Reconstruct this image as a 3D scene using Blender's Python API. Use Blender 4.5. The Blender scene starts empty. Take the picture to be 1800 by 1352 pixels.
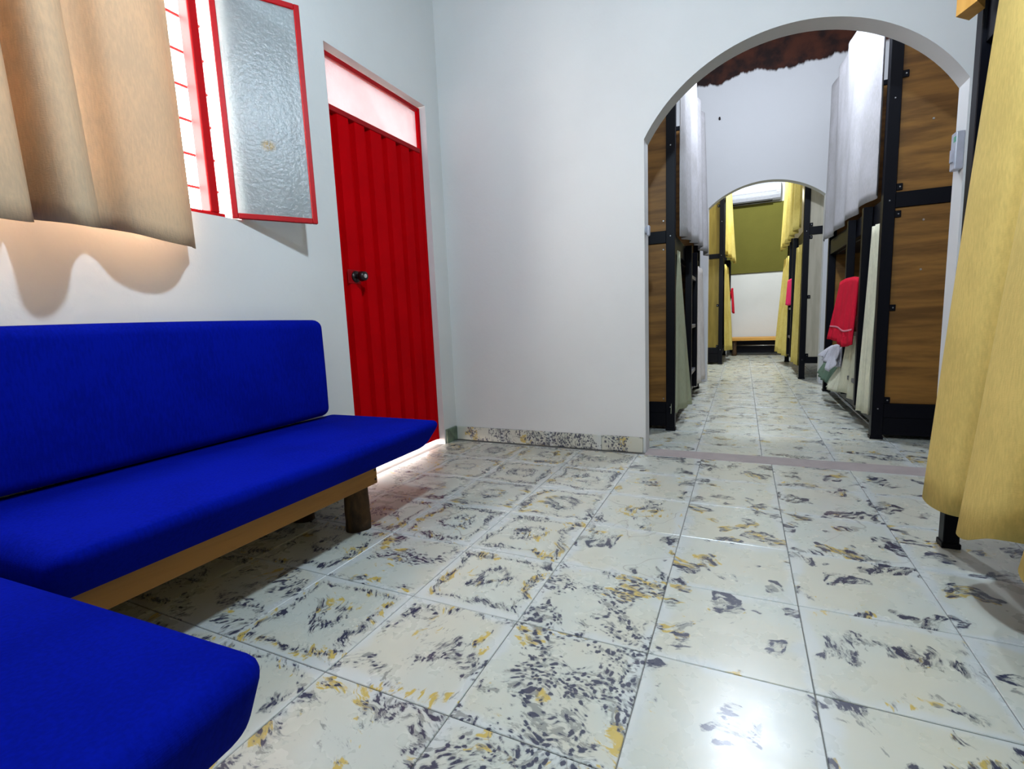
import bpy, bmesh, math, random
from mathutils import Vector, Matrix

C = bpy.context.scene.collection
sc = bpy.context.scene
PI = math.pi

# ------------------------------------------------------------------ camera, world, lamps, exposure
EYE = 0.783                                            # the photograph was taken from knee-to-waist height
cam = bpy.data.cameras.new('camera')
cam.sensor_fit = 'HORIZONTAL'; cam.sensor_width = 36.0
cam.lens = 862.27 / 1800 * 36.0
cam.clip_start = 0.02; cam.clip_end = 200
cam_o = bpy.data.objects.new('camera', cam); C.objects.link(cam_o)
rot = (Matrix.Rotation(0.4407789, 4, 'Z') @ Matrix.Rotation(PI/2 - 0.1305529, 4, 'X') @ Matrix.Rotation(-0.0417847, 4, 'Z'))
cam_o.matrix_world = Matrix.Translation((0, 0, EYE)) @ rot
sc.camera = cam_o

world = bpy.data.worlds.new('world'); sc.world = world
world.use_nodes = True
bg = world.node_tree.nodes['Background']
bg.inputs[0].default_value = (1.0, 0.88, 0.82, 1); bg.inputs[1].default_value = 25.0

def lamp(name, loc, power, radius, color):
    l = bpy.data.lights.new(name, 'POINT'); l.energy = power; l.shadow_soft_size = radius; l.color = color
    o = bpy.data.objects.new(name, l); o.location = loc; C.objects.link(o)
    return o
lamp('front_room_lamp', (-0.16, 0.82, 2.20), 88, 0.05, (0.73, 0.90, 1.06))
lamp('middle_room_lamp', (0.086, 3.92, 2.77), 98, 0.06, (0.79, 0.88, 1.04))
lamp('far_room_lamp', (0.17, 7.70, 3.35), 275, 0.05, (0.88, 0.97, 1.0))

sc.view_settings.view_transform = 'Standard'; sc.view_settings.look = 'None'
sc.view_settings.gamma = 1.0; sc.view_settings.use_curve_mapping = False
sc.view_settings.exposure = 0.35

# ------------------------------------------------------------------ materials
class NT:
    def __init__(s, name):
        s.m = bpy.data.materials.new(name); s.m.use_nodes = True
        s.t = s.m.node_tree; s.t.nodes.clear()
        s.out = s.t.nodes.new('ShaderNodeOutputMaterial')
    def n(s, typ, ins=None, **props):
        nd = s.t.nodes.new(typ)
        for k, v in props.items(): setattr(nd, k, v)
        for k, v in (ins or {}).items():
            if hasattr(v, 'is_output'): s.t.links.new(v, nd.inputs[k])
            else:
                if isinstance(v, tuple) and len(v) == 3 and nd.inputs[k].type == 'RGBA': v = v + (1,)
                nd.inputs[k].default_value = v
        return nd
    def math(s, op, a, b=0.0, c=0.0, clamp=False):
        nd = s.n('ShaderNodeMath', {0: a, 1: b, 2: c}, operation=op, use_clamp=clamp); return nd.outputs[0]
    def vmath(s, op, a, b=(0, 0, 0)):
        nd = s.n('ShaderNodeVectorMath', {0: a, 1: b}, operation=op); return nd.outputs[0]
    def mix(s, f, a, b, mode='MIX'):
        nd = s.n('ShaderNodeMix', data_type='RGBA', blend_type=mode)
        for k, v in ((0, f), (6, a), (7, b)):
            if hasattr(v, 'is_output'): s.t.links.new(v, nd.inputs[k])
            else: nd.inputs[k].default_value = (v + (1,)) if isinstance(v, tuple) and len(v) == 3 else v
        return nd.outputs[2]
    def ramp(s, f, lo, hi):
        nd = s.n('ShaderNodeMapRange', {0: f, 1: lo, 2: hi, 3: 0.0, 4: 1.0}, interpolation_type='SMOOTHSTEP'); return nd.outputs[0]
    def noise(s, vec, scale, detail=3.0, rough=0.55, dist=0.0):
        nd = s.n('ShaderNodeTexNoise', {'Vector': vec, 'Scale': scale, 'Detail': detail, 'Roughness': rough, 'Distortion': dist}); return nd.outputs[0]
    def coord(s, which='Object'): return s.n('ShaderNodeTexCoord').outputs[which]
    def mapping(s, vec, scale=(1, 1, 1), rot=(0, 0, 0), loc=(0, 0, 0)):
        return s.n('ShaderNodeMapping', {'Vector': vec, 'Scale': scale, 'Rotation': rot, 'Location': loc}).outputs[0]
    def bump(s, h, strength=0.2, dist=0.01):
        return s.n('ShaderNodeBump', {'Height': h, 'Strength': strength, 'Distance': dist}).outputs[0]
    def pbsdf(s, color, rough=0.5, metal=0.0, spec=0.5, normal=None, **extra):
        ins = {'Base Color': color, 'Roughness': rough, 'Metallic': metal, 'Specular IOR Level': spec}
        if normal is not None: ins['Normal'] = normal
        ins.update(extra)
        return s.n('ShaderNodeBsdfPrincipled', ins).outputs[0]
    def done(s, shader):
        s.t.links.new(shader, s.out.inputs[0]); return s.m

def m_plaster(name, col, var=0.04):
    k = NT(name); p = k.coord()
    n1 = k.noise(p, 1.7, 4); n2 = k.noise(p, 60, 3)
    c = k.mix(k.ramp(n1, 0.35, 0.65), col, tuple(x*(1-var) for x in col))
    h = k.math('ADD', k.noise(p, 9, 4), k.math('MULTIPLY', n2, 0.25))
    return k.done(k.pbsdf(c, 0.6, spec=0.25, normal=k.bump(h, 0.18, 0.012)))

def m_simple(name, col, rough=0.5, metal=0.0, spec=0.5, nscale=30, var=0.12, bump=0.05):
    k = NT(name); p = k.coord(); n = k.noise(p, nscale, 4)
    c = k.mix(k.ramp(n, 0.3, 0.7), col, tuple(x*(1-var) for x in col))
    return k.done(k.pbsdf(c, rough, metal, spec, k.bump(n, bump, 0.004)))

def m_fabric(name, col, weave=900, var=0.15, translucent=0.0, rough=0.9, sheen=0.2, dark=None, bump=0.25, spec=0.12):
    k = NT(name); p = k.coord()
    n1 = k.noise(p, 5, 3); n2 = k.noise(k.mapping(p, (1, 1, 0.25)), 160, 2)
    a = k.noise(k.mapping(p, (weave*0.2, weave*0.2, weave)), 0.6, 1)
    f = k.math('ADD', k.math('MULTIPLY', n1, 0.5), k.math('MULTIPLY', n2, 0.5))
    c = k.mix(k.ramp(f, 0.35, 0.65), dark or tuple(x*(1-var) for x in col), col)
    nb = k.bump(k.math('ADD', a, n2), bump, 0.002)
    s1 = k.pbsdf(c, rough, spec=spec, normal=nb)
    if translucent:
        tr = k.n('ShaderNodeBsdfTranslucent', {'Color': c, 'Normal': nb}).outputs[0]
        s1 = k.n('ShaderNodeMixShader', {0: translucent, 1: s1, 2: tr}).outputs[0]
    return k.done(s1)

def m_wood(name, c1, c2, axis=2, scale=9.0, stretch=12.0, rough=0.5, spec=0.3):
    """grain bands run across `axis`"""
    k = NT(name); p = k.coord()
    oi = k.n('ShaderNodeObjectInfo').outputs['Random']
    off = k.n('ShaderNodeCombineXYZ', {0: k.math('MULTIPLY', oi, 17.0), 1: k.math('MULTIPLY', oi, 5.0), 2: k.math('MULTIPLY', oi, 31.0)}).outputs[0]
    p = k.vmath('ADD', p, off)
    s = [1.0, 1.0, 1.0]; s[axis] = stretch
    q = k.mapping(p, tuple(s))
    n = k.noise(q, scale/stretch*1.6, 5, 0.6, 0.4)
    n2 = k.noise(q, scale*3/stretch, 4, 0.65)
    f = k.math('ADD', k.math('MULTIPLY', n, 0.65), k.math('MULTIPLY', n2, 0.35))
    c = k.mix(k.ramp(f, 0.36, 0.62), c1, c2)
    return k.done(k.pbsdf(c, rough, spec=spec, normal=k.bump(n2, 0.08, 0.003)))

def m_tile(name, dull=False):
    """polished cement tile: cream ground with navy, grey and ochre pigment splashes, its make-up taken from the tile's own colour"""
    k = NT(name); p = k.coord()
    oi = k.n('ShaderNodeObjectInfo'); r = oi.outputs['Random']
    sep = k.n('ShaderNodeSeparateColor', {0: oi.outputs['Color']})
    ring_w, speck_w, blob_w = sep.outputs[0], sep.outputs[1], sep.outputs[2]
    off = k.n('ShaderNodeCombineXYZ', {0: k.math('MULTIPLY', r, 43.0), 1: k.math('MULTIPLY', r, 91.0), 2: k.math('MULTIPLY', r, 17.0)}).outputs[0]
    q0 = k.vmath('ADD', p, off)
    warp = k.n('ShaderNodeTexNoise', {'Vector': q0, 'Scale': 7.0, 'Detail': 3.0}).outputs[1]
    w = k.vmath('SCALE', k.vmath('SUBTRACT', warp, (0.5, 0.5, 0.5))); w.node.inputs['Scale'].default_value = 0.12
    q = k.vmath('ADD', q0, w)
    # streak direction turns with the tile
    ang = k.math('MULTIPLY', r, 6.2832)
    vr = k.n('ShaderNodeVectorRotate', {'Vector': q, 'Angle': ang}, rotation_type='Z_AXIS').outputs[0]
    qs = k.mapping(vr, (1.0, 2.3, 1.0))
    # distance from the tile's centre (rings) and from its edge (pale rim)
    sx = k.n('ShaderNodeSeparateXYZ', {0: k.vmath('ADD', p, w)})
    ex = k.math('ABSOLUTE', sx.outputs[0]); ey = k.math('ABSOLUTE', sx.outputs[1])
    rad = k.math('SQRT', k.math('ADD', k.math('MULTIPLY', ex, ex), k.math('MULTIPLY', k.math('MULTIPLY', ey, ey), 1.25)))
    cheb = k.math('MAXIMUM', ex, ey)
    def band(d, c, wd): return k.math('SUBTRACT', 1.0, k.math('DIVIDE', k.math('ABSOLUTE', k.math('SUBTRACT', d, c)), wd), clamp=True)
    rings = k.math('MAXIMUM', band(rad, 0.050, 0.060), band(cheb, 0.132, 0.036))
    mid = k.noise(q, 9.0, 2)                                                # where clusters fall
    cl = k.ramp(mid, 0.50, 0.60)
    mask = k.math('ADD', k.math('MULTIPLY', rings, ring_w), k.math('ADD', k.math('MULTIPLY', cl, blob_w), k.math('MULTIPLY', k.ramp(mid, 0.30, 0.55), speck_w)), clamp=True)
    fine = k.noise(qs, 46.0, 5, 0.66)
    coarse = k.noise(qs, 21.0, 5, 0.66)
    vo = k.n('ShaderNodeTexVoronoi', {'Vector': q, 'Scale': 72.0, 'Randomness': 1.0})
    pick = k.n('ShaderNodeSeparateColor', {0: vo.outputs['Color']}).outputs[0]
    dots = k.math('SUBTRACT', k.math('ADD', 0.92, k.math('MULTIPLY', pick, 0.10)), k.math('MULTIPLY', vo.outputs['Distance'], 1.0))
    g = k.mix(k.math('MULTIPLY', blob_w, 0.85, clamp=True), fine, coarse)
    g = k.mix(k.math('MULTIPLY', speck_w, 0.40, clamp=True), g, k.math('MULTIPLY', dots, 0.92))
    thr = k.math('SUBTRACT', 0.77, k.math('MULTIPLY', mask, 0.285))
    over = k.math('SUBTRACT', g, thr)
    dark = k.ramp(over, 0.0, 0.055)
    halo = k.ramp(over, -0.07, 0.02)
    # ochre sits beside the dark pigment
    yn = k.noise(k.vmath('ADD', qs, (0.035, 0.02, 3.0)), 24.0, 4, 0.6)
    ym = k.ramp(k.noise(k.vmath('ADD', q, (5.0, 1.0, 2.0)), 7.0, 2), 0.48, 0.62)
    ymask = k.math('MULTIPLY', k.math('ADD', mask, 0.25, clamp=True), ym)
    yel = k.ramp(k.math('SUBTRACT', yn, k.math('SUBTRACT', 0.73, k.math('MULTIPLY', ymask, 0.27))), 0.0, 0.09)
    gn = k.noise(k.vmath('ADD', qs, (9.0, 4.0, 1.0)), 30.0, 4, 0.65)
    grey = k.ramp(k.math('SUBTRACT', gn, k.math('SUBTRACT', 0.74, k.math('MULTIPLY', mask, 0.24))), 0.0, 0.08)
    base = k.mix(k.ramp(k.noise(q0, 4.0, 3), 0.35, 0.65), (0.50, 0.525, 0.465), (0.52, 0.515, 0.425))
    base = k.mix(k.ramp(cheb, 0.135, 0.165), base, (0.52, 0.545, 0.52))
    c = k.mix(k.math('MULTIPLY', yel, 0.9), base, (0.52, 0.365, 0.045))
    c = k.mix(k.math('MULTIPLY', grey, 0.7), c, (0.16, 0.165, 0.15))
    c = k.mix(k.math('MULTIPLY', halo, 0.38), c, (0.20, 0.21, 0.20))
    c = k.mix(k.math('MULTIPLY', dark, 0.94), c, (0.017, 0.020, 0.055))
    # a hairline crack on some tiles
    cr = k.math('ABSOLUTE', k.math('SUBTRACT', k.noise(q0, 3.2, 2), 0.5))
    crack = k.math('MULTIPLY', k.math('LESS_THAN', cr, 0.0028), k.math('GREATER_THAN', k.math('FRACT', k.math('MULTIPLY', r, 7.7)), 0.72))
    c = k.mix(k.math('MULTIPLY', crack, 0.55), c, (0.22, 0.2, 0.17))
    rn = k.math('ADD', 0.20 if not dull else 0.4, k.math('MULTIPLY', k.noise(q0, 14, 3), 0.17))
    h = k.noise(q0, 5, 2)
    return k.done(k.pbsdf(c, rn, spec=0.85, normal=k.bump(h, 0.05, 0.01)))

M = {}
M['plaster'] = m_plaster('plaster', (0.64, 0.645, 0.63))
M['grout'] = m_simple('grout', (0.17, 0.165, 0.155), 0.9)
M['tile'] = m_tile('tile'); M['skirt'] = m_tile('skirt', True)
M['strip'] = m_simple('strip', (0.36, 0.31, 0.295), 0.6, nscale=12)
M['red'] = m_simple('red_paint', (0.50, 0.0004, 0.0032), 0.55, spec=0.02, nscale=6, var=0.1, bump=0.03)
M['red_frame'] = m_simple('red_frame_paint', (0.34, 0.003, 0.006), 0.45, spec=0.15, nscale=8)
M['knob'] = m_simple('dark_bronze', (0.03, 0.022, 0.022), 0.35, 0.7)
M['steel'] = m_simple('steel', (0.6, 0.6, 0.6), 0.3, 1.0)
M['blue'] = m_fabric('blue_upholstery', (0.0010, 0.0068, 0.275), var=0.25, rough=0.9, spec=0.02)
M['rail_wood'] = m_wood('amber_wood', (0.26, 0.115, 0.022), (0.36, 0.17, 0.035), axis=2, scale=10)
M['log'] = m_wood('bark_log', (0.018, 0.011, 0.006), (0.085, 0.045, 0.018), axis=0, scale=18, stretch=4, rough=0.8)
M['panel'] = m_wood('panel_wood', (0.115, 0.050, 0.0085), (0.26, 0.122, 0.024), axis=2, scale=8, stretch=9)
M['panel_pale'] = m_wood('pale_panel_wood', (0.175, 0.122, 0.017), (0.25, 0.18, 0.03), axis=0, scale=10, stretch=10)
M['panel_grey'] = m_wood('greyed_panel_wood', (0.40, 0.36, 0.27), (0.50, 0.455, 0.35), axis=0, scale=10, stretch=10)
M['black'] = m_simple('black_enamel', (0.0022, 0.0022, 0.0048), 0.42, spec=0.14, nscale=40)
M['cur_window'] = m_fabric('window_curtain_cloth', (0.60, 0.445, 0.285), dark=(0.50, 0.385, 0.26), translucent=0.2)
M['cur_khaki'] = m_fabric('khaki_curtain_cloth', (0.70, 0.52, 0.165), dark=(0.58, 0.43, 0.135), translucent=0.15)
M['cur_grey'] = m_fabric('grey_curtain_cloth', (0.48, 0.465, 0.47), dark=(0.40, 0.385, 0.375), translucent=0.15)
M['cur_cream'] = m_fabric('cream_curtain_cloth', (0.74, 0.72, 0.54), translucent=0.15)
M['cur_green'] = m_fabric('sage_curtain_cloth', (0.46, 0.48, 0.33), translucent=0.15)
M['cur_pink'] = m_fabric('blush_curtain_cloth', (0.80, 0.74, 0.68), translucent=0.15)
M['cur_yellow'] = m_fabric('yellow_curtain_cloth', (0.72, 0.60, 0.20), dark=(0.60, 0.47, 0.12), translucent=0.15)
M['towel_red'] = m_fabric('red_terry', (0.62, 0.012, 0.035), weave=400, bump=0.6)
M['towel_pink'] = m_fabric('pink_terry', (0.75, 0.03, 0.13), weave=400, bump=0.6)
M['towel_band'] = m_fabric('pale_pink_stitching', (0.70, 0.22, 0.26), weave=400)
M['white_cloth'] = m_fabric('white_cloth', (0.70, 0.68, 0.72), translucent=0.2)
M['green_cloth'] = m_fabric('dull_green_cloth', (0.10, 0.16, 0.11))
M['mattress'] = m_fabric('dark_mattress_cloth', (0.03, 0.03, 0.04))
M['white_plastic'] = m_simple('white_plastic', (0.42, 0.43, 0.49), 0.3, spec=0.5, bump=0.0)
M['vent'] = m_simple('dark_vent', (0.01, 0.01, 0.01), 0.6)
M['dark_roof'] = m_wood('dark_roof_wood', (0.020, 0.007, 0.004), (0.085, 0.028, 0.012), axis=0, scale=6, rough=0.8)
M['bench_wood'] = m_wood('orange_wood', (0.55, 0.27, 0.05), (0.68, 0.36, 0.085), axis=1)
M['olive'] = m_fabric('flat_olive', (0.125, 0.115, 0.024), var=0.1)
M['ground'] = m_simple('pale_concrete', (0.6, 0.56, 0.54), 0.9, nscale=3)
M['green_print'] = m_simple('green_print', (0.10, 0.35, 0.22), 0.5)

def m_wall_raw():
    """white paint that stops in a ragged line, dark unpainted wall above it (z is the wall's own height)"""
    k = NT('half_painted_wall'); p = k.coord()
    s = k.n('ShaderNodeSeparateXYZ', {0: p})
    edge = k.math('ADD', s.outputs[2], k.math('MULTIPLY', k.math('SUBTRACT', k.noise(k.mapping(p, (1, 1, 0.3)), 6.0, 4, 0.6), 0.5), 0.22))
    f = k.ramp(edge, 3.155, 3.185)
    n = k.noise(p, 7, 4)
    raw = k.mix(k.ramp(n, 0.35, 0.65), (0.014, 0.006, 0.005), (0.060, 0.017, 0.008))
    c = k.mix(f, (0.64, 0.645, 0.64), raw)
    return k.done(k.pbsdf(c, 0.65, spec=0.2, normal=k.bump(k.noise(p, 10, 4), 0.18, 0.012)))
M['half_wall'] = m_wall_raw()

def m_frosted(name, body, through, tint, rough=0.25, stain=False):
    k = NT(name); p = k.coord()
    n = k.noise(p, 70, 3, 0.6); n2 = k.noise(p, 4, 3)
    nb = k.bump(n, 0.6, 0.004)
    bodyc = k.mix(k.ramp(n2, 0.35, 0.7), body, tuple(x*0.86 for x in body))
    if stain:
        d = k.n('ShaderNodeVectorMath', {0: k.mapping(p, (1, 1, 1.25)), 1: (0.150, 0.0, 0.3525)}, operation='DISTANCE').outputs[1]
        st = k.math('MULTIPLY', k.math('SUBTRACT', 1.0, k.ramp(d, 0.012, 0.034)), k.ramp(k.noise(p, 90, 3), 0.34, 0.46))
        bodyc = k.mix(st, bodyc, (0.42, 0.27, 0.03))
    diff = k.pbsdf(bodyc, rough, spec=0.6, normal=nb)
    tl = k.n('ShaderNodeBsdfTranslucent', {'Color': bodyc, 'Normal': nb}).outputs[0]
    tp = k.n('ShaderNodeBsdfTransparent', {'Color': tint}).outputs[0]
    a = k.n('ShaderNodeMixShader', {0: 0.45, 1: diff, 2: tl}).outputs[0]
    return k.done(k.n('ShaderNodeMixShader', {0: through, 1: a, 2: tp}).outputs[0])
M['sash_glass'] = m_frosted('frosted_glass', (0.45, 0.50, 0.51), 0.38, (0.85, 0.92, 0.93), stain=True)
M['transom_glass'] = m_frosted('transom_glass', (0.40, 0.345, 0.365), 0.06, (0.95, 0.88, 0.88))

# ------------------------------------------------------------------ building helpers
def new_bm(): return bmesh.new()

def bx(bm, lo, hi, bevel=0.0, seg=1):
    lo, hi = Vector(lo), Vector(hi)
    r = bmesh.ops.create_cube(bm, size=1.0)
    vs = r['verts']
    for v in vs: v.co = Vector(((v.co.x+.5)*(hi.x-lo.x)+lo.x, (v.co.y+.5)*(hi.y-lo.y)+lo.y, (v.co.z+.5)*(hi.z-lo.z)+lo.z))
    if bevel > 0:
        es = list({e for v in vs for e in v.link_edges})
        bmesh.ops.bevel(bm, geom=es, offset=bevel, segments=seg, affect='EDGES', profile=0.5)
    return bm

def tube(bm, p0, p1, r0, r1=None, n=12, caps=True):
    p0, p1 = Vector(p0), Vector(p1); r1 = r0 if r1 is None else r1
    d = (p1-p0).normalized(); a = d.orthogonal().normalized(); b = d.cross(a)
    A = [bm.verts.new(p0 + (a*math.cos(2*PI*i/n) + b*math.sin(2*PI*i/n))*r0) for i in range(n)]
    B = [bm.verts.new(p1 + (a*math.cos(2*PI*i/n) + b*math.sin(2*PI*i/n))*r1) for i in range(n)]
    for i in range(n):
        bm.faces.new((A[i], A[(i+1) % n], B[(i+1) % n], B[i]))
    if caps: bm.faces.new(list(reversed(A))); bm.faces.new(B)
    return bm

def prism(bm, pts, vec):
    """polygon pts extruded along vec"""
    v0 = [bm.verts.new(p) for p in pts]; v1 = [bm.verts.new(Vector(p)+Vector(vec)) for p in pts]
    n = len(pts)
    bm.faces.new(v0); bm.faces.new(list(reversed(v1)))
    for i in range(n): bm.faces.new((v0[i], v1[i], v1[(i+1) % n], v0[(i+1) % n]))
    return bm

def obj(name, bm, mat, parent=None, smooth=False, origin=None):
    """one mesh object; its origin goes to `origin` (world) or to the parent's place"""
    bmesh.ops.recalc_face_normals(bm, faces=bm.faces)
    me = bpy.data.meshes.new(name)
    base = Vector(origin) if origin is not None else Vector((0, 0, 0))
    if origin is not None: bmesh.ops.translate(bm, verts=bm.verts, vec=-base)
    bm.to_mesh(me); bm.free()
    me.materials.append(M[mat] if isinstance(mat, str) else mat)
    if smooth:
        for p in me.polygons: p.use_smooth = True
    o = bpy.data.objects.new(name, me); C.objects.link(o)
    if parent is not None:
        o.parent = parent
        o.location = base - world_loc(parent)
    else: o.location = base
    return o

def world_loc(o):
    v = Vector((0, 0, 0))
    while o is not None: v += o.location; o = o.parent
    return v

def tag(o, label, cat, group=None):
    o['label'] = label; o['category'] = cat
    if group: o['group'] = group
    return o

def thing(name, label, cat, loc=(0, 0, 0), group=None):
    o = bpy.data.objects.new(name, None); o.empty_display_size = 0.05; o.location = loc; C.objects.link(o)
    return tag(o, label, cat, group)

def struct(o): o['kind'] = 'structure'; return o

def part(name, lo, hi, mat, parent, bevel=0.0, seg=1, smooth=False):
    """a box part whose mesh is written in world metres (the parent's place is taken off)"""
    bm = bx(new_bm(), lo, hi, bevel, seg)
    c = (Vector(lo)+Vector(hi))/2
    return obj(name, bm, mat, parent, smooth, origin=c)

def wobj(name, bm, mat, parent, smooth=False):
    """mesh in world coordinates, origin at its bounding centre"""
    xs = [v.co for v in bm.verts]
    c = sum(xs, Vector())/max(1, len(xs))
    return obj(name, bm, mat, parent, smooth, origin=c)

# ------------------------------------------------------------------ room shell
XL, XR = -1.745, 1.72                  # side walls (faces)
YB = -0.31                             # wall behind the camera
YA0, YA1 = 2.79, 2.905                 # wall with the first arch
YM0, YM1 = 5.95, 6.06                  # wall with the second arch
YF = 9.85                              # far wall
ZC, ZR = 3.25, 3.55                    # ceiling of the front room, roof of the rooms behind

def holed_wall_x(name, x0, x1, ys, zs, holes, mat):
    """wall slab between x0 and x1 cut into cells; `holes` are (y0,y1,z0,z1) left out"""
    bm = new_bm()
    for i in range(len(ys)-1):
        for j in range(len(zs)-1):
            cy, cz = (ys[i]+ys[i+1])/2, (zs[j]+zs[j+1])/2
            if any(a < cy < b and c < cz < d for a, b, c, d in holes): continue
            bx(bm, (x0, ys[i], zs[j]), (x1, ys[i+1], zs[j+1]))
    bmesh.ops.remove_doubles(bm, verts=bm.verts, dist=1e-5)
    # inner double faces go
    seen = {}
    for f in bm.faces:
        key = tuple(sorted(v.index for v in f.verts)) if False else tuple(sorted((round(f.calc_center_median()[k], 4) for k in range(3)), key=lambda q: 0))
        seen.setdefault(key, []).append(f)
    bmesh.ops.delete(bm, geom=[f for fs in seen.values() if len(fs) > 1 for f in fs], context='FACES')
    return struct(obj(name, bm, mat))

WIN = (0.25, 1.335, 1.205, 2.16)       # window hole  y0 y1 z0 z1
DOOR = (1.845, 2.640, -0.01, 2.075)    # door hole
holed_wall_x('wall_left', XL-0.14, XL, [YB-0.1, WIN[0], WIN[1], DOOR[0], DOOR[1], YF+0.1], [-0.01, WIN[2], DOOR[3], WIN[3], ZR],
             [WIN, DOOR], 'plaster')
struct(part('wall_right', (XR, YB-0.1, -0.01), (XR+0.12, YF+0.1, ZR), 'plaster', None))
struct(part('wall_front', (XL, YB-0.1, -0.01), (XR, YB, ZC), 'plaster', None))
struct(part('wall_far', (XL, YF, -0.01), (XR, YF+0.1, ZR), 'plaster', None))
struct(part('ceiling', (XL, YB, ZC), (XR, YA0, ZC+0.06), 'dark_roof', None))
roof = struct(part('ceiling_rear', (XL, YA0, ZR), (XR, YF, ZR+0.05), 'dark_roof', None))

def arch_wall(name, y0, y1, ztop, xl, xr, zs, za, mat, n=40):
    """wall across the corridor with an arched opening: straight jambs, segmental head"""
    half = (xr-xl)/2; cx = (xl+xr)/2; rise = za-zs
    R = (half*half + rise*rise)/(2*rise); zc = za-R
    a0 = math.asin(half/R)
    arc = [(cx+R*math.sin(-a0+2*a0*i/n), zc+R*math.cos(-a0+2*a0*i/n)) for i in range(n+1)]
    bm = new_bm()
    def col(poly): prism(bm, [(x, y0, z) for x, z in poly], (0, y1-y0, 0))
    col([(XL, -0.01), (xl, -0.01), (xl, zs), (XL, zs)])
    col([(xr, -0.01), (XR, -0.01), (XR, zs), (xr, zs)])
    col([(XL, zs), (xl, zs), (xl, ztop), (XL, ztop)])
    col([(xr, zs), (XR, zs), (XR, ztop), (xr, ztop)])
    for (xa, z_a), (xb, z_b) in zip(arc[:-1], arc[1:]):
        col([(xa, z_a), (xb, z_b), (xb, ztop), (xa, ztop)])
    bmesh.ops.remove_doubles(bm, verts=bm.verts, dist=1e-5)
    seen = {}
    for f in bm.faces:
        c = f.calc_center_median(); seen.setdefault((round(c.x, 4), round(c.y, 4), round(c.z, 4)), []).append(f)
    bmesh.ops.delete(bm, geom=[f for fs in seen.values() if len(fs) > 1 for f in fs], context='FACES')
    return struct(obj(name, bm, mat))
arch_wall('wall_back', YA0, YA1, ZR, -0.487, 0.836, 1.700, 2.085, 'plaster')
arch_wall('wall_middle', YM0, YM1, ZR, -0.353, 0.730, 1.900, 2.110, 'half_wall')

# ------------------------------------------------------------------ floor: a bed of grout and every tile laid on it
floor = struct(part('floor', (XL-0.14, YB-0.1, -0.06), (XR+0.1, YF+0.1, -0.003), 'grout', None))
random.seed(4)
tile_meshes = {}
def tile_mesh(w, d, mat, t=0.010):
    key = (round(w, 3), round(d, 3), mat)
    if key not in tile_meshes:
        bm = bx(new_bm(), (-w/2, -d/2, -t), (w/2, d/2, 0), 0.0014, 1)
        me = bpy.data.meshes.new('tile'); bm.to_mesh(me); bm.free(); me.materials.append(M[mat]); tile_meshes[key] = me
    return tile_meshes[key]
TS = 0.3340; J = 0.0022
def lay(x0, x1, y0, y1, ox, oy, ts, chooser):
    nx0, nx1 = math.floor((x0-ox)/ts), math.ceil((x1-ox)/ts)
    ny0, ny1 = math.floor((y0-oy)/ts), math.ceil((y1-oy)/ts)
    for i in range(nx0, nx1):
        for j in range(ny0, ny1):
            a, b = max(x0, ox+i*ts), min(x1, ox+(i+1)*ts); c, d = max(y0, oy+j*ts), min(y1, oy+(j+1)*ts)
            if b-a < 0.02 or d-c < 0.02: continue
            o = bpy.data.objects.new('tile', tile_mesh(b-a-J, d-c-J, 'tile'))
            o.location = ((a+b)/2, (c+d)/2, random.uniform(-0.0004, 0.0004)); o.rotation_euler = (0, 0, random.choice((0, 0, PI)) if abs(b-a-d+c) < 0.01 else 0)
            o.color = chooser((a+b)/2, (c+d)/2) + (1,)
            C.objects.link(o); o.parent = floor
            o.location -= floor.location
def front_choice(x, y):
    r = random.random()
    if -0.52 < x < -0.186 and y < 1.45: return (0.1, 0.9, 0.25)
    if x > -0.19: return (0.12, 0.05, 0.95) if r < 0.75 else (0.3, 0.1, 0.7)
    if x < -0.52: return (0.95, 0.05, 0.30) if r < 0.6 else (0.4, 0.45, 0.4)
    return (0.35, 0.35, 0.45) if r < 0.6 else (0.15, 0.0, 0.9)
def rear_choice(x, y):
    return random.choice(((0.1, 0.25, 0.7), (0.2, 0.35, 0.5), (0.1, 0.1, 0.75)))
lay(XL, XR, YB, 2.742, -0.186, 0.741, TS, front_choice)
struct(part('trim_1', (-0.487, 2.745, -0.012), (XR, 2.886, 0.0005), 'strip', None, 0.002))       # threshold band under the arch
lay(-1.19, 1.49, 2.889, 5.958, -0.225, 2.889-0.17, TS, rear_choice)
lay(-0.89, 1.15, 5.972, YF, -0.225, 5.972, TS, rear_choice)

# skirting of the same cement tile along the arch wall, and one piece on the left wall
bb = struct(part('baseboard_back', (XL, YA0-0.004, 0.0), (-0.535, YA0+0.002, 0.085), 'grout', None))
xs_ = [XL+0.012, -1.405, -1.07, -0.74, -0.50]
for a, b in zip(xs_[:-1], xs_[1:]):
    bm = bx(new_bm(), (a+0.001, YA0-0.018, 0.0), (b-0.001, YA0, 0.088), 0.002)
    o = wobj('baseboard_tile', bm, 'skirt', bb); o.color = (0.2, 0.9, 0.3, 1)
lb = struct(part('baseboard_left', (XL, DOOR[1]+0.012, 0.0), (XL+0.003, YA0-0.004, 0.085), 'grout', None))
bm = bx(new_bm(), (XL, DOOR[1]+0.010, 0.0), (XL+0.016, YA0-0.018, 0.092), 0.002)
o = wobj('baseboard_tile', bm, m_simple('green_tile', (0.16, 0.22, 0.15), 0.4, nscale=25, var=0.5), lb); o['label'] = 'greenish skirting tile in the corner'

# outside: pale ground and a roof beam beyond the window
struct(part('ground', (-14, -8, -0.12), (XL-0.14, 12, -0.05), 'ground', None))

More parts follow.
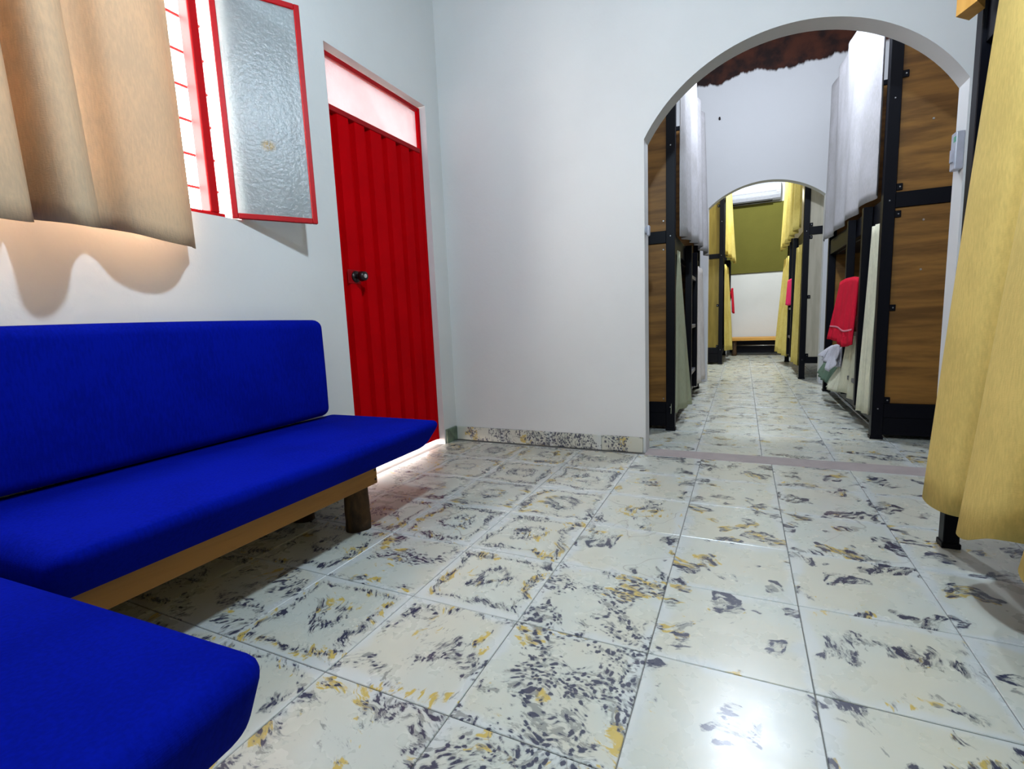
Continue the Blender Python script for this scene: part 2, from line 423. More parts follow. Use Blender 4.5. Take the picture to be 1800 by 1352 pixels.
# ------------------------------------------------------------------ door
door = struct(thing('door_1', 'red corrugated steel door with a frosted pane above, in the left wall', 'door', (-1.80, 2.24, 0)))
del door['category']
DX = -1.790                                            # face of the leaf's flats
y0, y1 = 1.862, 2.640
part('door_stile', (DX-0.035, y0-0.02, 0.03), (DX+0.004, 1.884, 2.068), 'red', door, 0.002)
part('door_stile', (DX-0.035, 2.618, 0.03), (DX+0.004, y1, 2.068), 'red', door, 0.002)
part('top_rail', (DX-0.035, 1.884, 2.046), (DX+0.004, 2.618, 2.068), 'red_frame', door, 0.002)
part('transom_bar', (DX-0.035, 1.884, 1.806), (DX+0.006, 2.618, 1.832), 'red_frame', door, 0.002)
part('bottom_rail', (DX-0.035, 1.884, 0.032), (DX+0.003, 2.618, 0.115), 'red', door, 0.002)
part('transom_pane', (DX-0.020, 1.886, 1.834), (DX-0.014, 2.616, 2.044), 'transom_glass', door)
# corrugated sheet: six recessed grooves, flats between
grooves = [1.921, 2.043, 2.159, 2.291, 2.415, 2.538]
prof = [(1.884, 0)]
for g in grooves: prof += [(g-0.026, 0), (g-0.021, -0.028), (g+0.014, -0.028), (g+0.019, 0)]
prof += [(2.618, 0)]
bm = new_bm()
lo = [bm.verts.new((DX+d, y, 0.115)) for y, d in prof]; hi = [bm.verts.new((DX+d, y, 1.806)) for y, d in prof]
lo2 = [bm.verts.new((DX+d-0.003, y, 0.115)) for y, d in prof]; hi2 = [bm.verts.new((DX+d-0.003, y, 1.806)) for y, d in prof]
for i in range(len(prof)-1):
    bm.faces.new((lo[i], lo[i+1], hi[i+1], hi[i])); bm.faces.new((lo2[i+1], lo2[i], hi2[i], hi2[i+1]))
wobj('door_sheet', bm, 'red', door)
kn = new_bm()
tube(kn, (DX, 1.978, 1.034), (DX+0.012, 1.978, 1.034), 0.030, 0.028, 20)
tube(kn, (DX+0.012, 1.978, 1.034), (DX+0.030, 1.978, 1.034), 0.013, 0.013, 16)
tube(kn, (DX+0.030, 1.978, 1.034), (DX+0.040, 1.978, 1.034), 0.018, 0.026, 20)
tube(kn, (DX+0.040, 1.978, 1.034), (DX+0.066, 1.978, 1.034), 0.026, 0.022, 20)
ko = wobj('door_knob', kn, 'knob', door, True); ko['label'] = 'dark round door knob'
kk = new_bm(); tube(kk, (DX+0.066, 1.978, 1.034), (DX+0.069, 1.978, 1.034), 0.011, 0.010, 14)
wobj('key_cylinder', kk, 'steel', ko)['label'] = 'steel key cylinder'
part('lock_plate', (DX, 1.925, 1.000), (DX+0.004, 2.012, 1.068), 'red_frame', door, 0.001)

# ------------------------------------------------------------------ window with its open sash
win = struct(thing('window_1', 'red steel casement window with one frosted sash open into the room', 'window', (XL-0.06, 0.8, 1.2)))
del win['category']
fx0, fx1 = XL-0.075, XL-0.020
part('window_frame', (fx0, 0.25, 1.205), (fx1, 1.285, 1.222), 'red_frame', win, 0.002)
part('window_frame', (fx0, 0.25, 2.135), (fx1, 1.335, 2.16), 'red_frame', win, 0.002)
part('window_frame', (fx0, 0.25, 1.222), (fx1, 0.28, 2.135), 'red_frame', win, 0.002)
part('mullion', (fx0, 1.230, 1.222), (fx1, 1.266, 2.135), 'red_frame', win, 0.006, 3)
part('mullion', (fx0, 0.72, 1.222), (fx1, 0.755, 2.135), 'red_frame', win, 0.006, 3)
for z in (1.324, 1.440, 1.560, 1.678, 1.797, 1.918, 2.04):
    bm = new_bm(); tube(bm, (XL-0.115, 0.255, z), (XL-0.115, 1.332, z), 0.0055, n=8); wobj('grille_bar', bm, 'red_frame', win, True)
# the sash: hinged at the frame's right end, swung in almost against the wall
HX, HY = XL-0.004, 1.300
ang = math.atan2(0.155, 0.260)
SW, SZ0, SZ1 = 0.308, 1.207, 2.030
sash = bpy.data.objects.new('sash', None); sash.empty_display_size = 0.05; C.objects.link(sash); sash.parent = win
sash.location = Vector((HX, HY, SZ0)) - win.location
sash.rotation_euler = (0, 0, PI/2-ang)       # local x runs out along the sash, local y is its thickness
def sbox(name, lo, hi, mat, bevel=0.002):
    bm = bx(new_bm(), lo, hi, bevel); me_o = obj(name, bm, mat, None); me_o.parent = sash; me_o.location = (0, 0, 0); return me_o
h_ = SZ1-SZ0
sbox('sash_stile', (0, -0.009, 0), (0.020, 0.009, h_), 'red_frame')
sbox('sash_stile', (SW-0.020, -0.009, 0), (SW, 0.009, h_), 'red_frame')
sbox('sash_rail', (0.020, -0.009, 0), (SW-0.020, 0.009, 0.020), 'red_frame')
sbox('sash_rail', (0.020, -0.009, h_-0.020), (SW-0.020, 0.009, h_), 'red_frame')
sbox('sash_pane', (0.018, -0.002, 0.018), (SW-0.018, 0.002, h_-0.018), 'sash_glass', 0.0)
bm = new_bm(); tube(bm, (SW-0.02, 0.008, 0.41), (SW-0.028, 0.040, 0.405), 0.005, n=8); tube(bm, (SW-0.028, 0.040, 0.405), (SW-0.06, 0.044, 0.40), 0.005, n=8)
lat = obj('latch', bm, 'knob', None, True); lat.parent = sash
beam = tag(part('roof_beam', (-3.2, 0.4, 2.55), (-3.0, 3.2, 2.72), 'ground', None), 'pale beam outside the window beyond the grille', 'beam')
beam.rotation_euler = (0.35, 0, 0.2)

# ------------------------------------------------------------------ cloth helper
def spline(pts, t):
    n = len(pts)-1; x = min(max(t*n, 0), n-1e-9); i = int(x); f = x-i
    P = lambda k: Vector(pts[min(max(k, 0), n)])
    p0, p1, p2, p3 = P(i-1), P(i), P(i+1), P(i+2)
    return 0.5*((2*p1) + (p2-p0)*f + (2*p0-5*p1+4*p2-p3)*f*f + (3*p1-p0-3*p2+p3)*f**3)

def cloth(name, mat, parent, top, bottom, nu=80, nv=24, ease=1.0, wob=0.004, seed=1, thick=0.003, mids=None, hem=0.0):
    """sheet hung between two polylines with the same number of control points"""
    rnd = random.Random(seed); ph = [rnd.uniform(0, 6.28) for _ in range(4)]
    bm = new_bm(); G = []
    for i in range(nu+1):
        t = i/nu; a, b = spline(top, t), spline(bottom, t); colv = []
        m = spline(mids, t) if mids else None
        for j in range(nv+1):
            v = j/nv; e = v**ease
            if m is not None:
                p = a*(1-v)*(1-v*1.0) + m*2*v*(1-v) + b*v*v
            else: p = a.lerp(b, e)
            p = p.copy()
            w = wob*(0.3+v)
            p.x += w*math.sin(9*t*PI+ph[0]+2.5*v); p.y += w*math.sin(7*t*PI+ph[1]+3.1*v)
            colv.append(bm.verts.new(p))
        G.append(colv)
    for i in range(nu):
        for j in range(nv): bm.faces.new((G[i][j], G[i+1][j], G[i+1][j+1], G[i][j+1]))
    o = wobj(name, bm, mat, parent, True)
    md = o.modifiers.new('thickness', 'SOLIDIFY'); md.thickness = thick; md.offset = 0
    return o

def folds(p0, p1, n, amp, normal, phase=0.0, sub=4, jitter=0.25, seed=0):
    """control points of a pleated line from p0 to p1"""
    rnd = random.Random(seed); p0, p1, N = Vector(p0), Vector(p1), Vector(normal)
    k = n*sub; out = []
    for i in range(k+1):
        t = i/k; a = amp*(1+rnd.uniform(-jitter, jitter))
        out.append(tuple(p0.lerp(p1, t) + N*a*math.sin(2*PI*n*t+phase)))
    return out

# ------------------------------------------------------------------ window curtain
hemline = [(-1.60, 0.22), (-1.50, 0.27), (-1.49, 0.34), (-1.60, 0.40), (-1.67, 0.43), (-1.57, 0.46), (-1.50, 0.51), (-1.49, 0.56), (-1.505, 0.605), (-1.57, 0.632),
           (-1.675, 0.645), (-1.62, 0.662), (-1.515, 0.680), (-1.490, 0.715), (-1.53, 0.755), (-1.62, 0.780), (-1.66, 0.81), (-1.645, 0.84), (-1.59, 0.875),
           (-1.568, 0.93), (-1.575, 0.99), (-1.61, 1.04), (-1.655, 1.075), (-1.685, 1.105)]
topline = [(-1.655 + 0.55*(x+1.655), 0.22+(y-0.22)*0.975) for x, y in hemline]
wc = thing('window_curtain', 'beige pleated curtain over the window above the blue sofa', 'curtain', (XL, 0.66, 1.08))
random.seed(2)
def hem_k(y):
    ks = ((0.0, 0.302), (0.60, 0.300), (0.68, 0.309), (0.86, 0.307), (0.96, 0.290), (1.12, 0.279))
    for (a, p), (b, q) in zip(ks[:-1], ks[1:]):
        if y <= b: return p + (q-p)*(y-a)/(b-a)
    return ks[-1][1]
bot = [(x, y, 0.783 + hem_k(y)*abs(x)/1.66) for x, y in hemline]
cloth('curtain_cloth', 'cur_window', wc, [(x, y, 2.22) for x, y in topline], bot, nu=230, nv=26, ease=1.15, wob=0.002, seed=5)
bm = new_bm(); tube(bm, (-1.655, 0.15, 2.235), (-1.655, 1.25, 2.235), 0.012, n=12); wobj('curtain_rod', bm, 'black', wc, True)
for yb in (0.2, 1.2): part('rod_bracket', (XL, yb-0.012, 2.222), (-1.655, yb+0.012, 2.248), 'black', wc)

# ------------------------------------------------------------------ sofas
def cushion(name, lo, hi, parent, r=0.05, shear=0.0, shear_axis=0, crown=0.012):
    """foam cushion: rounded box with a slight crown; `shear` draws the front face in towards its foot"""
    lo, hi = Vector(lo), Vector(hi); bm = bx(new_bm(), lo, hi, r, 6)
    bmesh.ops.subdivide_edges(bm, edges=[e for e in bm.edges if e.calc_length() > 0.2], cuts=5, use_grid_fill=True)
    c = (lo+hi)/2; h = (hi-lo)/2
    for v in bm.verts:
        u = [(v.co[k]-c[k])/h[k] for k in range(3)]
        for k in range(3):
            others = [q for q in range(3) if q != k]
            b = max(0, 1-u[others[0]]**2)*max(0, 1-u[others[1]]**2)
            if abs(u[k]) > 0.6: v.co[k] += math.copysign(crown*b, u[k])
        if shear and u[shear_axis] > 0: v.co[shear_axis] -= shear*u[shear_axis]*max(0.0, 0.5-0.5*u[2])
    return wobj(name, bm, 'blue', parent, True)

def log_leg(parent, x, y, h, r=0.05, seed=0):
    rnd = random.Random(seed); bm = new_bm(); n, m = 16, 7; rows = []
    for j in range(m+1):
        z = h*j/m; row = []
        for i in range(n):
            a = 2*PI*i/n
            rr = r*(0.93+0.07*math.sin(3*a+seed)+rnd.uniform(-0.05, 0.05))*(1+0.08*(1-j/m))
            row.append(bm.verts.new((x+rr*math.cos(a), y+rr*math.sin(a), z)))
        rows.append(row)
    for j in range(m):
        for i in range(n): bm.faces.new((rows[j][i], rows[j][(i+1) % n], rows[j+1][(i+1) % n], rows[j+1][i]))
    bm.faces.new(list(reversed(rows[0]))); bm.faces.new(rows[-1])
    return wobj('leg', bm, 'log', parent, True)

s1 = thing('sofa', 'long blue cushioned sofa with a wooden rail against the left wall', 'sofa', (-1.45, 1.05, 0), 'blue cushioned sofas')
cushion('seat_cushion', (-1.74, 0.405, 0.256), (-1.115, 1.695, 0.386), s1, 0.040, 0.100)
cushion('back_cushion', (-1.738, 0.40, 0.400), (-1.640, 1.600, 0.818), s1, 0.035, 0.0, 0, 0.006)
r1 = part('front_rail', (-1.322, 0.43, 0.166), (-1.298, 1.468, 0.255), 'rail_wood', s1, 0.003)
part('side_rail', (-1.70, 1.444, 0.166), (-1.322, 1.468, 0.255), 'rail_wood', s1, 0.003)
part('side_rail', (-1.70, 0.43, 0.166), (-1.322, 0.455, 0.255), 'rail_wood', s1, 0.003)
part('back_rail', (-1.725, 0.43, 0.166), (-1.70, 1.482, 0.255), 'rail_wood', s1, 0.003)
part('seat_board', (-1.70, 0.455, 0.236), (-1.322, 1.444, 0.255), 'rail_wood', s1)
for k, (x, y) in enumerate(((-1.350, 1.395), (-1.372, 0.52), (-1.64, 1.39), (-1.64, 0.52))): log_leg(s1, x, y, 0.236, 0.047, k)
for z in (0.185, 0.222):
    bm = new_bm(); tube(bm, (-1.298, 1.455, z), (-1.2955, 1.455, z), 0.0045, n=10); wobj('screw', bm, 'knob', r1)

s2 = thing('sofa', 'nearest blue sofa seat jutting in from the lower left, no backrest in view', 'sofa', (-1.1, 0.1, 0), 'blue cushioned sofas')
cushion('seat_cushion', (-1.72, -0.235, 0.242), (-0.508, 0.358, 0.386), s2, 0.042, 0.06)
part('light_block_board', (-1.70, 0.240, 0.02), (-0.74, 0.265, 0.241), 'rail_wood', s2, 0.003)  # added board, out of view, keeps light from getting under the other sofa
part('back_rail', (-1.70, -0.215, 0.166), (-0.74, -0.19, 0.241), 'rail_wood', s2, 0.003)
part('side_rail', (-0.765, -0.19, 0.166), (-0.74, 0.240, 0.241), 'rail_wood', s2, 0.003)
part('seat_board', (-1.70, -0.19, 0.222), (-0.765, 0.240, 0.241), 'rail_wood', s2)
for k, (x, y) in enumerate(((-0.83, 0.18), (-1.62, 0.18), (-0.83, -0.12), (-1.62, -0.12))): log_leg(s2, x, y, 0.222, 0.047, k+5)
s2.rotation_euler = (0, 0, 0.052)

# ------------------------------------------------------------------ bunk beds
PW = 0.056
def bunk(label, side, xf, y0, y1, zmid, ztop, low=(0.140, 0.205), width=0.92, mid_h=0.08, panel='panel', tabs=(), screws=(), ladder=None,
         rungs=(), step=0.0, top_rail=True, far_panels=True, back_panel=False, kick=True, base='black', PW=PW, reach=0.040):
    """side +1: bed lies to the right of the aisle (x grows away from it), -1: to the left. xf is the aisle face of the posts."""
    s = side; xb = xf + s*width
    root = thing('bunk_bed', label, 'bunk bed', ((xf+xb)/2, (y0+y1)/2, 0), 'black steel bunk beds with wood end panels')
    def box(name, xa, xc, ya, yb, za, zb, mat, parent=None, bev=0.002):
        return part(name, (min(xa, xc), ya, za), (max(xa, xc), yb, zb), mat, parent or root, bev)
    for x in (xf, xb-s*PW):
        for y in (y0, y1-PW):
            p = box('post', x, x+s*PW, y, y+PW, 0.012, ztop, 'black')
            box('foot_cap', x-s*0.004, x+s*(PW+0.004), y-0.004, y+PW+0.004, 0.0, 0.018, 'black', p)
    inner0, inner1 = xf+s*PW, xb-s*PW
    for y in (y0+0.008, y1-PW+0.008):
        box('end_rail', inner0, inner1, y, y+0.036, zmid[0], zmid[1], 'black')
        box('end_rail', inner0, inner1, y, y+0.036, low[0], low[1], 'black')
        if top_rail: box('end_rail', inner0, inner1, y, y+0.036, ztop-0.05, ztop-0.01, 'black')
        if kick: box('kick_plate', inner0, inner1, y+0.006, y+0.030, 0.026, low[0], 'black')
    for x in (xf, xb-s*PW):
        xa = x+s*0.010
        box('side_rail', xa, xa+s*0.036, y0+PW, y1-PW, zmid[0]-0.06, zmid[1]-0.02, 'black')
        box('side_rail', xa, xa+s*0.036, y0+PW, y1-PW, low[0]-0.04, low[1]-0.06, 'black')
        box('curtain_rail', xa, xa+s*0.025, y0+PW, y1-PW, ztop-0.04, ztop-0.012, 'black')
    ends = [(y0, True)] + ([(y1-PW, False)] if far_panels else [])
    for y, near in ends:
        for za, zb, up in ((low[1], zmid[0], False), (zmid[1], ztop-0.05 if top_rail else ztop, True)):
            pn = box('end_panel', inner0, inner1, y+0.020, y+0.034, za, zb, panel)
            if near:
                for sx, sz in screws:
                    if (za < sz < zb):
                        bm = new_bm(); tube(bm, (sx, y+0.0205, sz), (sx, y+0.0165, sz), 0.0065, 0.004, 10); wobj('screw', bm, 'steel', pn)
    for z in tabs:
        t = box('bracket', inner0, inner0+s*0.030, y0+0.010, y0+0.0195, z-0.018, z+0.018, 'black')
        bm = new_bm(); tube(bm, (inner0+s*0.017, y0+0.0105, z), (inner0+s*0.017, y0+0.007, z), 0.005, 0.003, 8); wobj('bolt', bm, 'steel', t)
    # bolts on the front post's end face
    for z in (zmid[0]+mid_h/2, 0.75*zmid[0]+0.9, low[1]-0.03):
        bm = new_bm(); tube(bm, (xf+s*PW/2, y0+0.001, z), (xf+s*PW/2, y0-0.0035, z), 0.0048, 0.003, 8); wobj('bolt', bm, 'steel', root)
    if back_panel:
        box('back_panel', xb-s*0.07, xb-s*0.058, y0+PW, y1-PW, low[1], zmid[0], panel)
    for z, nm in ((low[1], 'bed_board'), (zmid[0]-0.02, 'bed_board')):
        box(nm, xf+s*0.05, xb-s*0.05, y0+PW, y1-PW, z-0.045, z-0.025, base)
        mt = new_bm(); bx(mt, (min(xf+s*0.06, xb-s*0.08), y0+0.06, z-0.024), (max(xf+s*0.06, xb-s*0.08), y1-0.06, z+0.085), 0.03, 3); wobj('mattress', mt, 'mattress', root, True)
    if ladder:
        ya, yb = ladder; lx0, lx1 = xf-s*reach, xf+s*0.008
        lad = bpy.data.objects.new('ladder', None); lad.empty_display_size = 0.05; C.objects.link(lad); lad.parent = root
        lad.location = Vector((xf, (ya+yb)/2, 0)) - root.location
        for y in (ya, yb): box('ladder_stile', lx0, lx1+s*0.0, y-0.022, y+0.022, low[1]-0.06, zmid[1]-0.02, 'black', lad)
        for z in rungs: box('rung', lx0+s*0.010, lx1-s*0.010, ya+0.022, yb-0.022, z-0.014, z+0.014, 'rung' if 'rung' in M else 'black', lad)
    return root
M['rung'] = m_simple('worn_rung', (0.10, 0.10, 0.12), 0.4, 0.3)

R1 = bunk('right-hand bunk bed just through the first arch, grey upper curtain', 1, 0.697, 3.445, 5.40, (1.310, 1.392), 2.66, (0.130, 0.212), tabs=(2.0, 1.420, 1.276, 0.763, 0.232),
          screws=((0.885, 1.233), (0.887, 0.967), (0.90, 1.75)), ladder=(3.74, 4.22), rungs=(0.29, 0.60, 0.945), back_panel=True)
L1 = bunk('left-hand bunk bed just through the first arch, beside its jamb', -1, -0.398, 3.37, 5.42, (1.235, 1.312), 2.62, (0.120, 0.192),
          screws=((-0.472, 1.375), (-0.472, 1.195), (-0.472, 0.215)), ladder=(4.10, 4.62), rungs=(0.29, 0.67, 1.065))
R2 = bunk('right-hand bunk bed beyond the second arch, yellow curtains', 1, 0.578, 6.25, 8.32, (1.555, 1.637), 2.72, (0.175, 0.245), panel='panel_grey', width=0.95,
          tabs=(1.66, 1.53, 0.90, 0.265), ladder=(6.98, 7.44), rungs=(0.42, 0.78, 1.12), kick=False)
L2 = bunk('left-hand bunk bed beyond the second arch, yellow curtains and plain panel', -1, -0.262, 7.885, 9.62, (1.545, 1.612), 2.72, (0.165, 0.250), panel='panel_pale', width=0.95,
          tabs=(2.28, 0.87, 0.27), ladder=(8.82, 9.20), rungs=(0.40, 0.78, 1.13), reach=0.075)
R0 = bunk('nearest bunk bed at the right edge, khaki curtain over its lower berth', 1, 0.596, -0.05, 1.970, (1.560, 1.640), 2.60, (0.300, 0.360), panel='panel', width=0.95, kick=False, PW=0.042)
bm = prism(new_bm(), [(0.532, 1.914, 1.580), (0.574, 1.955, 1.580), (0.590, 1.90, 1.580), (0.556, 1.845, 1.580)], (0, 0, 0.22))
o = wobj('bed_end_board', bm, 'bench_wood', R0); o['label'] = 'pale wood board end beside the post'

# ------------------------------------------------------------------ curtains of the bunks
BC = 'bunk bed curtains'
def curtain(label, mat, top, bottom, **kw):
    t = [Vector(p) for p in bottom]; base = sum(t, Vector())/len(t)
    r = thing('bunk_curtain', label, 'curtain', tuple(base), BC)
    cloth('curtain_cloth', mat, r, top, bottom, **kw)
    return r

# R0: near khaki curtain
hem0 = [(0.587, 1.868, .19), (0.530, 1.872, .187), (0.512, 1.79, .185), (0.527, 1.71, .19), (0.587, 1.685, .19), (0.591, 1.655, .19), (0.580, 1.628, .18), (0.522, 1.605, .178), (0.502, 1.50, .20),
        (0.518, 1.40, .25), (0.578, 1.365, .26), (0.589, 1.335, .26), (0.560, 1.305, .25), (0.515, 1.27, .24), (0.508, 1.15, .24), (0.588, 1.08, .24), (0.52, 1.0, .24), (0.51, .85, .24), (0.588, .78, .24), (0.51, .68, .24), (0.52, .5, .24), (0.588, .42, .24)]
top0 = []
for k, (x, y, z) in enumerate(hem0):
    yy = 1.735 - (1.868-y)*(1.0 if k < 3 else 1.28)
    top0.append((0.578 + 0.32*(x-0.560), yy, 1.545))
c0 = curtain('khaki curtain hanging at the right edge of the room', 'cur_khaki', top0, hem0, nu=150, nv=26, ease=1.9, wob=0.004, seed=3)

# R1
curtain('pale grey upper curtain of the right bunk by the first arch', 'cur_grey',
        folds((0.679, 3.503, 2.665), (0.674, 5.38, 2.665), 5, 0.013, (1, 0, 0), seed=1),
        folds((0.670, 3.503, 1.400), (0.666, 5.36, 1.370), 4, 0.022, (1, 0, 0), seed=2), nu=170, nv=22, seed=6)
curtain('cream lower curtain drawn up to the post of the right bunk by the first arch', 'cur_cream',
        folds((0.703, 3.515, 1.245), (0.700, 3.67, 1.245), 2, 0.008, (1, 0, 0), seed=3), folds((0.692, 3.515, 0.13), (0.676, 3.68, 0.13), 2, 0.016, (1, 0, 0), seed=4), nu=40, nv=20, seed=8)
curtain('cream lower curtain bunched behind the ladder of the right bunk', 'cur_cream',
        folds((0.735, 3.80, 1.245), (0.745, 4.02, 1.245), 2, 0.012, (1, 0, 0), seed=5), folds((0.690, 3.78, 0.15), (0.645, 4.15, 0.19), 2, 0.022, (1, 0, 0), seed=6), nu=40, nv=20, seed=9)
# L1
curtain('grey upper curtain nearest the first arch on the left bunk', 'cur_grey',
        folds((-0.376, 3.425, 2.60), (-0.345, 4.20, 2.60), 3, 0.016, (1, 0, 0), seed=7), folds((-0.372, 3.43, 1.275), (-0.318, 4.20, 1.30), 3, 0.022, (1, 0, 0), seed=8), nu=90, nv=20, seed=11)
curtain('grey upper curtain at the far end of the left bunk by the first arch', 'cur_grey',
        folds((-0.382, 4.75, 2.60), (-0.362, 5.38, 2.60), 2, 0.020, (1, 0, 0), seed=9), folds((-0.370, 4.70, 1.365), (-0.318, 5.36, 1.330), 2, 0.034, (1, 0, 0), seed=10), nu=70, nv=20, seed=12)
curtain('sage green lower curtain flaring beside the post of the left bunk', 'cur_green',
        folds((-0.394, 3.46, 1.19), (-0.390, 3.56, 1.19), 2, 0.005, (1, 0, 0), seed=11), folds((-0.418, 3.36, 0.118), (-0.335, 3.86, 0.10), 2, 0.014, (1, 0, 0), seed=12), nu=50, nv=22, seed=13, ease=0.9)
curtain('blush lower curtain hanging at the far end of the left bunk', 'cur_pink',
        folds((-0.400, 4.78, 1.21), (-0.365, 5.30, 1.20), 3, 0.012, (1, 0, 0), seed=13), folds((-0.392, 4.74, 0.10), (-0.335, 5.36, 0.13), 3, 0.020, (1, 0, 0), seed=14), nu=70, nv=20, seed=14)
# R2
curtain('yellow pleated upper curtain of the right bunk beyond the second arch', 'cur_yellow',
        folds((0.545, 6.36, 2.68), (0.538, 8.20, 2.68), 6, 0.026, (1, 0, 0), seed=15), folds((0.540, 6.36, 1.66), (0.505, 8.20, 1.60), 6, 0.032, (1, 0, 0), seed=16), nu=150, nv=18, seed=15)
curtain('yellow lower curtain by the near post of the bunk beyond the second arch', 'cur_yellow',
        folds((0.575, 6.33, 1.48), (0.570, 6.85, 1.48), 2, 0.010, (1, 0, 0), seed=17), folds((0.570, 6.33, 0.14), (0.560, 6.88, 0.14), 2, 0.018, (1, 0, 0), seed=18), nu=50, nv=16, seed=16)
curtain('yellow lower curtain at the far end of the right bunk beyond the second arch', 'cur_yellow',
        folds((0.560, 7.55, 1.48), (0.540, 8.22, 1.48), 3, 0.012, (1, 0, 0), seed=19), folds((0.540, 7.55, 0.14), (0.455, 8.22, 0.17), 3, 0.022, (1, 0, 0), seed=20), nu=70, nv=16, seed=17)
# L2
curtain('yellow upper curtain of the left bunk beyond the second arch', 'cur_yellow',
        folds((-0.245, 7.95, 2.68), (-0.185, 8.75, 2.68), 3, 0.016, (1, 0, 0), seed=21), folds((-0.240, 7.95, 1.60), (-0.105, 8.75, 1.52), 3, 0.026, (1, 0, 0), seed=22), nu=70, nv=16, seed=18)
curtain('yellow lower curtain of the left bunk beyond the second arch', 'cur_yellow',
        folds((-0.246, 7.95, 1.46), (-0.215, 8.75, 1.46), 3, 0.010, (1, 0, 0), seed=23), folds((-0.238, 7.95, 0.20), (-0.135, 8.75, 0.16), 3, 0.020, (1, 0, 0), seed=24), nu=70, nv=16, seed=19)

# ------------------------------------------------------------------ towels and cloths
def towel(label, mat, top, bottom, rung_x, band=None, seed=1, back_drop=0.25):
    base = sum((Vector(p) for p in bottom), Vector())/len(bottom)
    r = thing('towel', label, 'towel', tuple(base))
    cloth('towel_front', mat, r, top, bottom, nu=30, nv=16, wob=0.004, seed=seed, thick=0.010)
    back_b = [(x+rung_x, y, z-back_drop) for x, y, z in top]
    cloth('towel_back', mat, r, [(x+0.004, y, z+0.002) for x, y, z in top], back_b, nu=20, nv=10, wob=0.003, seed=seed+1, thick=0.010)
    if band:
        a = [tuple(Vector(t).lerp(Vector(b), band[0]) + Vector((-0.0085, -0.003, 0))) for t, b in zip(top, bottom)]
        b_ = [tuple(Vector(t).lerp(Vector(b), band[1]) + Vector((-0.0085, -0.003, 0))) for t, b in zip(top, bottom)]
        s = cloth('stitched_band', 'towel_band', r, a, b_, nu=20, nv=3, wob=0.0, seed=seed, thick=0.002); s['label'] = 'pale stitched band across the towel'
    return r
towel('red towel hung over the ladder of the right bunk', 'towel_red',
      [(0.660, 3.79, .955), (0.648, 3.90, .968), (0.632, 4.03, .966), (0.618, 4.14, .950)],
      [(0.640, 3.79, .535), (0.606, 3.90, .515), (0.590, 4.03, .545), (0.558, 4.14, .555)], 0.06, (0.755, 0.782), 2)
towel('pink towel on the bunk ladder beyond the second arch, right side', 'towel_pink',
      [(0.556, 7.02, 1.14), (0.545, 7.16, 1.15), (0.530, 7.40, 1.14)], [(0.545, 7.02, .83), (0.525, 7.16, .82), (0.512, 7.40, .83)], 0.05, None, 4)
towel('red towel hanging at the left bunk beyond the second arch', 'towel_red',
      [(-0.170, 8.80, 1.14), (-0.155, 8.92, 1.15), (-0.150, 9.05, 1.14)], [(-0.150, 8.80, .76), (-0.135, 8.92, .74), (-0.125, 9.05, .74)], -0.05, None, 6)

w = thing('plastic_bag', 'white plastic bag hanging below the red towel on the right bunk', 'bag', (0.61, 4.4, 0.26))
cloth('bag_front', 'white_cloth', w, [(0.655, 4.33, .50), (0.650, 4.40, .50), (0.64, 4.46, .49), (0.635, 4.5, .485)],
      [(0.650, 4.30, .40), (0.600, 4.38, .29), (0.580, 4.46, .37), (0.545, 4.50, .415)], nu=20, nv=10, wob=0.010, seed=3)
cloth('bag_fold', 'white_cloth', w, [(0.675, 4.33, .49), (0.670, 4.40, .47), (0.66, 4.46, .46)], [(0.675, 4.30, .36), (0.655, 4.36, .33), (0.64, 4.44, .34)], nu=16, nv=10, wob=0.010, seed=4)
g = tag(cloth('blanket', 'green_cloth', None, [(0.695, 4.60, .31), (0.66, 4.75, .31), (0.66, 5.05, .30)], [(0.64, 4.60, .17), (0.60, 4.75, .19), (0.61, 5.05, .22)], nu=20, nv=8, wob=0.006, seed=7),
        'dull green blanket corner hanging from the lower berth of the right bunk', 'blanket')
sh = tag(cloth('bed_sheet', 'cur_cream', None, [(0.70, 4.26, .36), (0.69, 4.34, .36), (0.69, 4.44, .36)], [(0.655, 4.26, .15), (0.600, 4.36, .16), (0.61, 4.44, .20)], nu=16, nv=10, wob=0.008, seed=8),
         'cream bed sheet corner hanging beside the ladder of the right bunk', 'bed sheet')

# ------------------------------------------------------------------ far room: air conditioner and bench
ac = thing('air_conditioner', 'white split air conditioner high on the far wall', 'air conditioner', (0.15, YF, 2.6))
x0, x1 = -0.24, 0.545
def acp(pts, xa, xb): return prism(new_bm(), [(xa, YF-d, z) for d, z in pts], (xb-xa, 0, 0))
body = [(0.0, 2.615), (0.12, 2.615), (0.165, 2.640), (0.195, 2.69), (0.205, 2.76), (0.200, 2.86), (0.180, 2.905), (0.14, 2.925), (0.0, 2.925)]
b_o = wobj('case', acp(body, x0, x1), 'white_plastic', ac)
front = [(0.2055, 2.745), (0.211, 2.76), (0.206, 2.862), (0.186, 2.908), (0.182, 2.905), (0.201, 2.86)]
wobj('front_panel', acp(front, x0+0.012, x1-0.07), 'white_plastic', ac)
part('air_vent', (x0+0.05, YF-0.168, 2.610), (x1-0.12, YF-0.06, 2.625), 'vent', ac)
fl_ = [(0.196, 2.685), (0.200, 2.680), (0.170, 2.632), (0.165, 2.636)]
wobj('louver', acp(fl_, x0+0.05, x1-0.12), 'white_plastic', ac)
part('display', (x1-0.06, YF-0.209, 2.72), (x1-0.02, YF-0.203, 2.74), 'white_plastic', ac)

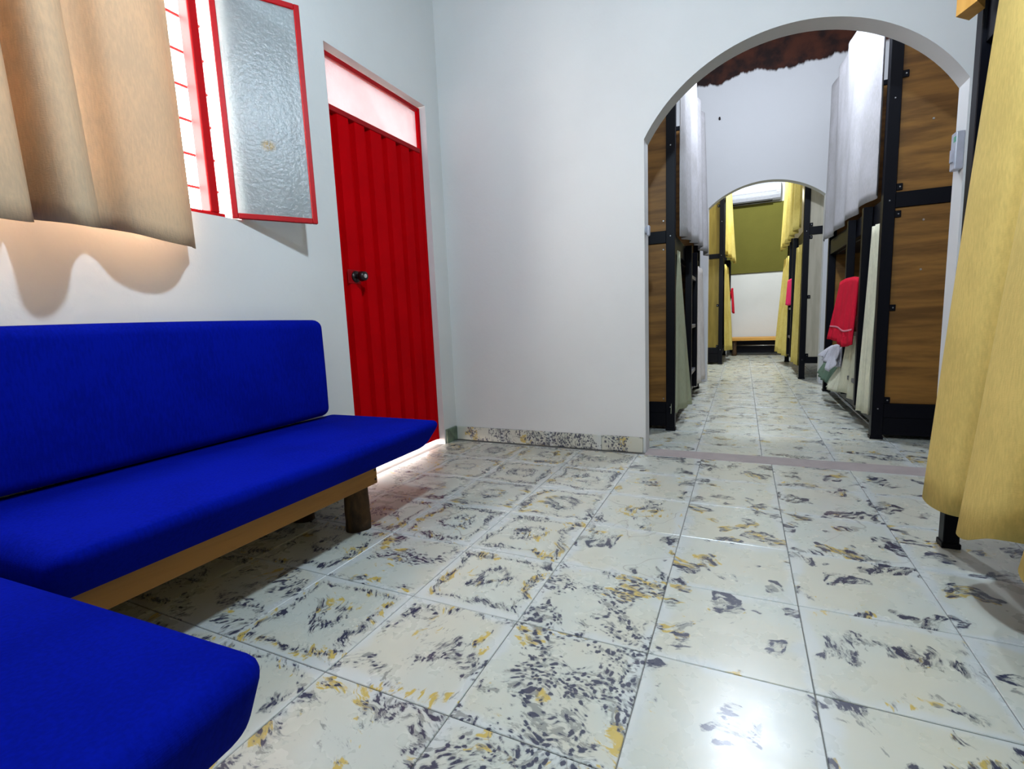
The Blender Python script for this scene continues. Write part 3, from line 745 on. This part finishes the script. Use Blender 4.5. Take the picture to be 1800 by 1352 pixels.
bl = tag(part('olive_patch', (-0.42, YF-0.022, 1.45), (0.95, YF-0.010, 2.60), 'olive', None), 'plain flat olive tone on the far wall below the air conditioner', 'olive_patch')  # thin box, one even olive tone over this stretch of wall
part('lower_edge', (-0.42, YF-0.026, 1.432), (0.95, YF-0.008, 1.452), 'olive', bl, 0.004)
bn = thing('bench', 'low orange wooden bench at the far wall', 'bench', (0.3, 9.6, 0))
part('seat_plank', (-0.22, 9.38, 0.262), (0.95, 9.80, 0.312), 'bench_wood', bn, 0.004)
for x in (-0.12, 0.84):
    for y in (9.44, 9.72): log_leg(bn, x, y, 0.262, 0.038, int(10*x+y))
bm = new_bm(); tube(bm, (-0.12, 9.58, 0.17), (0.84, 9.58, 0.17), 0.010, n=8)
part('under_bench_shade', (-0.2, 9.755, 0.03), (0.93, 9.785, 0.262), 'mattress', bn)  # dark sheet standing in for the shade beneath the seat
wobj('stretcher', bm, 'steel', bn, True)['label'] = 'pale metal bar below the seat'

# ------------------------------------------------------------------ small fittings on the arch jambs
sw = thing('light_switch', 'white switch box on the right jamb of the first arch', 'switch', (0.83, YA0+0.04, 1.34))
part('switch_plate', (0.806, YA0+0.004, 1.342), (0.836, YA0+0.060, 1.497), 'white_plastic', sw, 0.004, 2)
part('rocker', (0.800, YA0+0.022, 1.375), (0.808, YA0+0.048, 1.43), 'white_plastic', sw, 0.002)
part('printed_mark', (0.8055, YA0+0.004, 1.455), (0.8065, YA0+0.03, 1.478), 'green_print', sw)['label'] = 'small green mark'
hk = thing('wall_hook', 'small white knob on the left jamb of the first arch', 'hook', (-0.487, YA0+0.03, 1.235))
bm = new_bm(); tube(bm, (-0.487, YA0+0.03, 1.236), (-0.478, YA0+0.03, 1.236), 0.020, 0.020, 16); wobj('hook_base', bm, 'white_plastic', hk, True)
bm = new_bm(); bx(bm, (-0.480, YA0+0.016, 1.205), (-0.462, YA0+0.044, 1.262), 0.008, 3); wobj('hook_head', bm, 'white_plastic', hk, True)
nl = new_bm(); tube(nl, (-0.254, YM0, 2.792), (-0.254, YM0-0.03, 2.80), 0.011, 0.009, 8)
tag(wobj('wall_plug', nl, 'knob', None), 'tiny dark plug on the white wall above the second arch', 'plug')
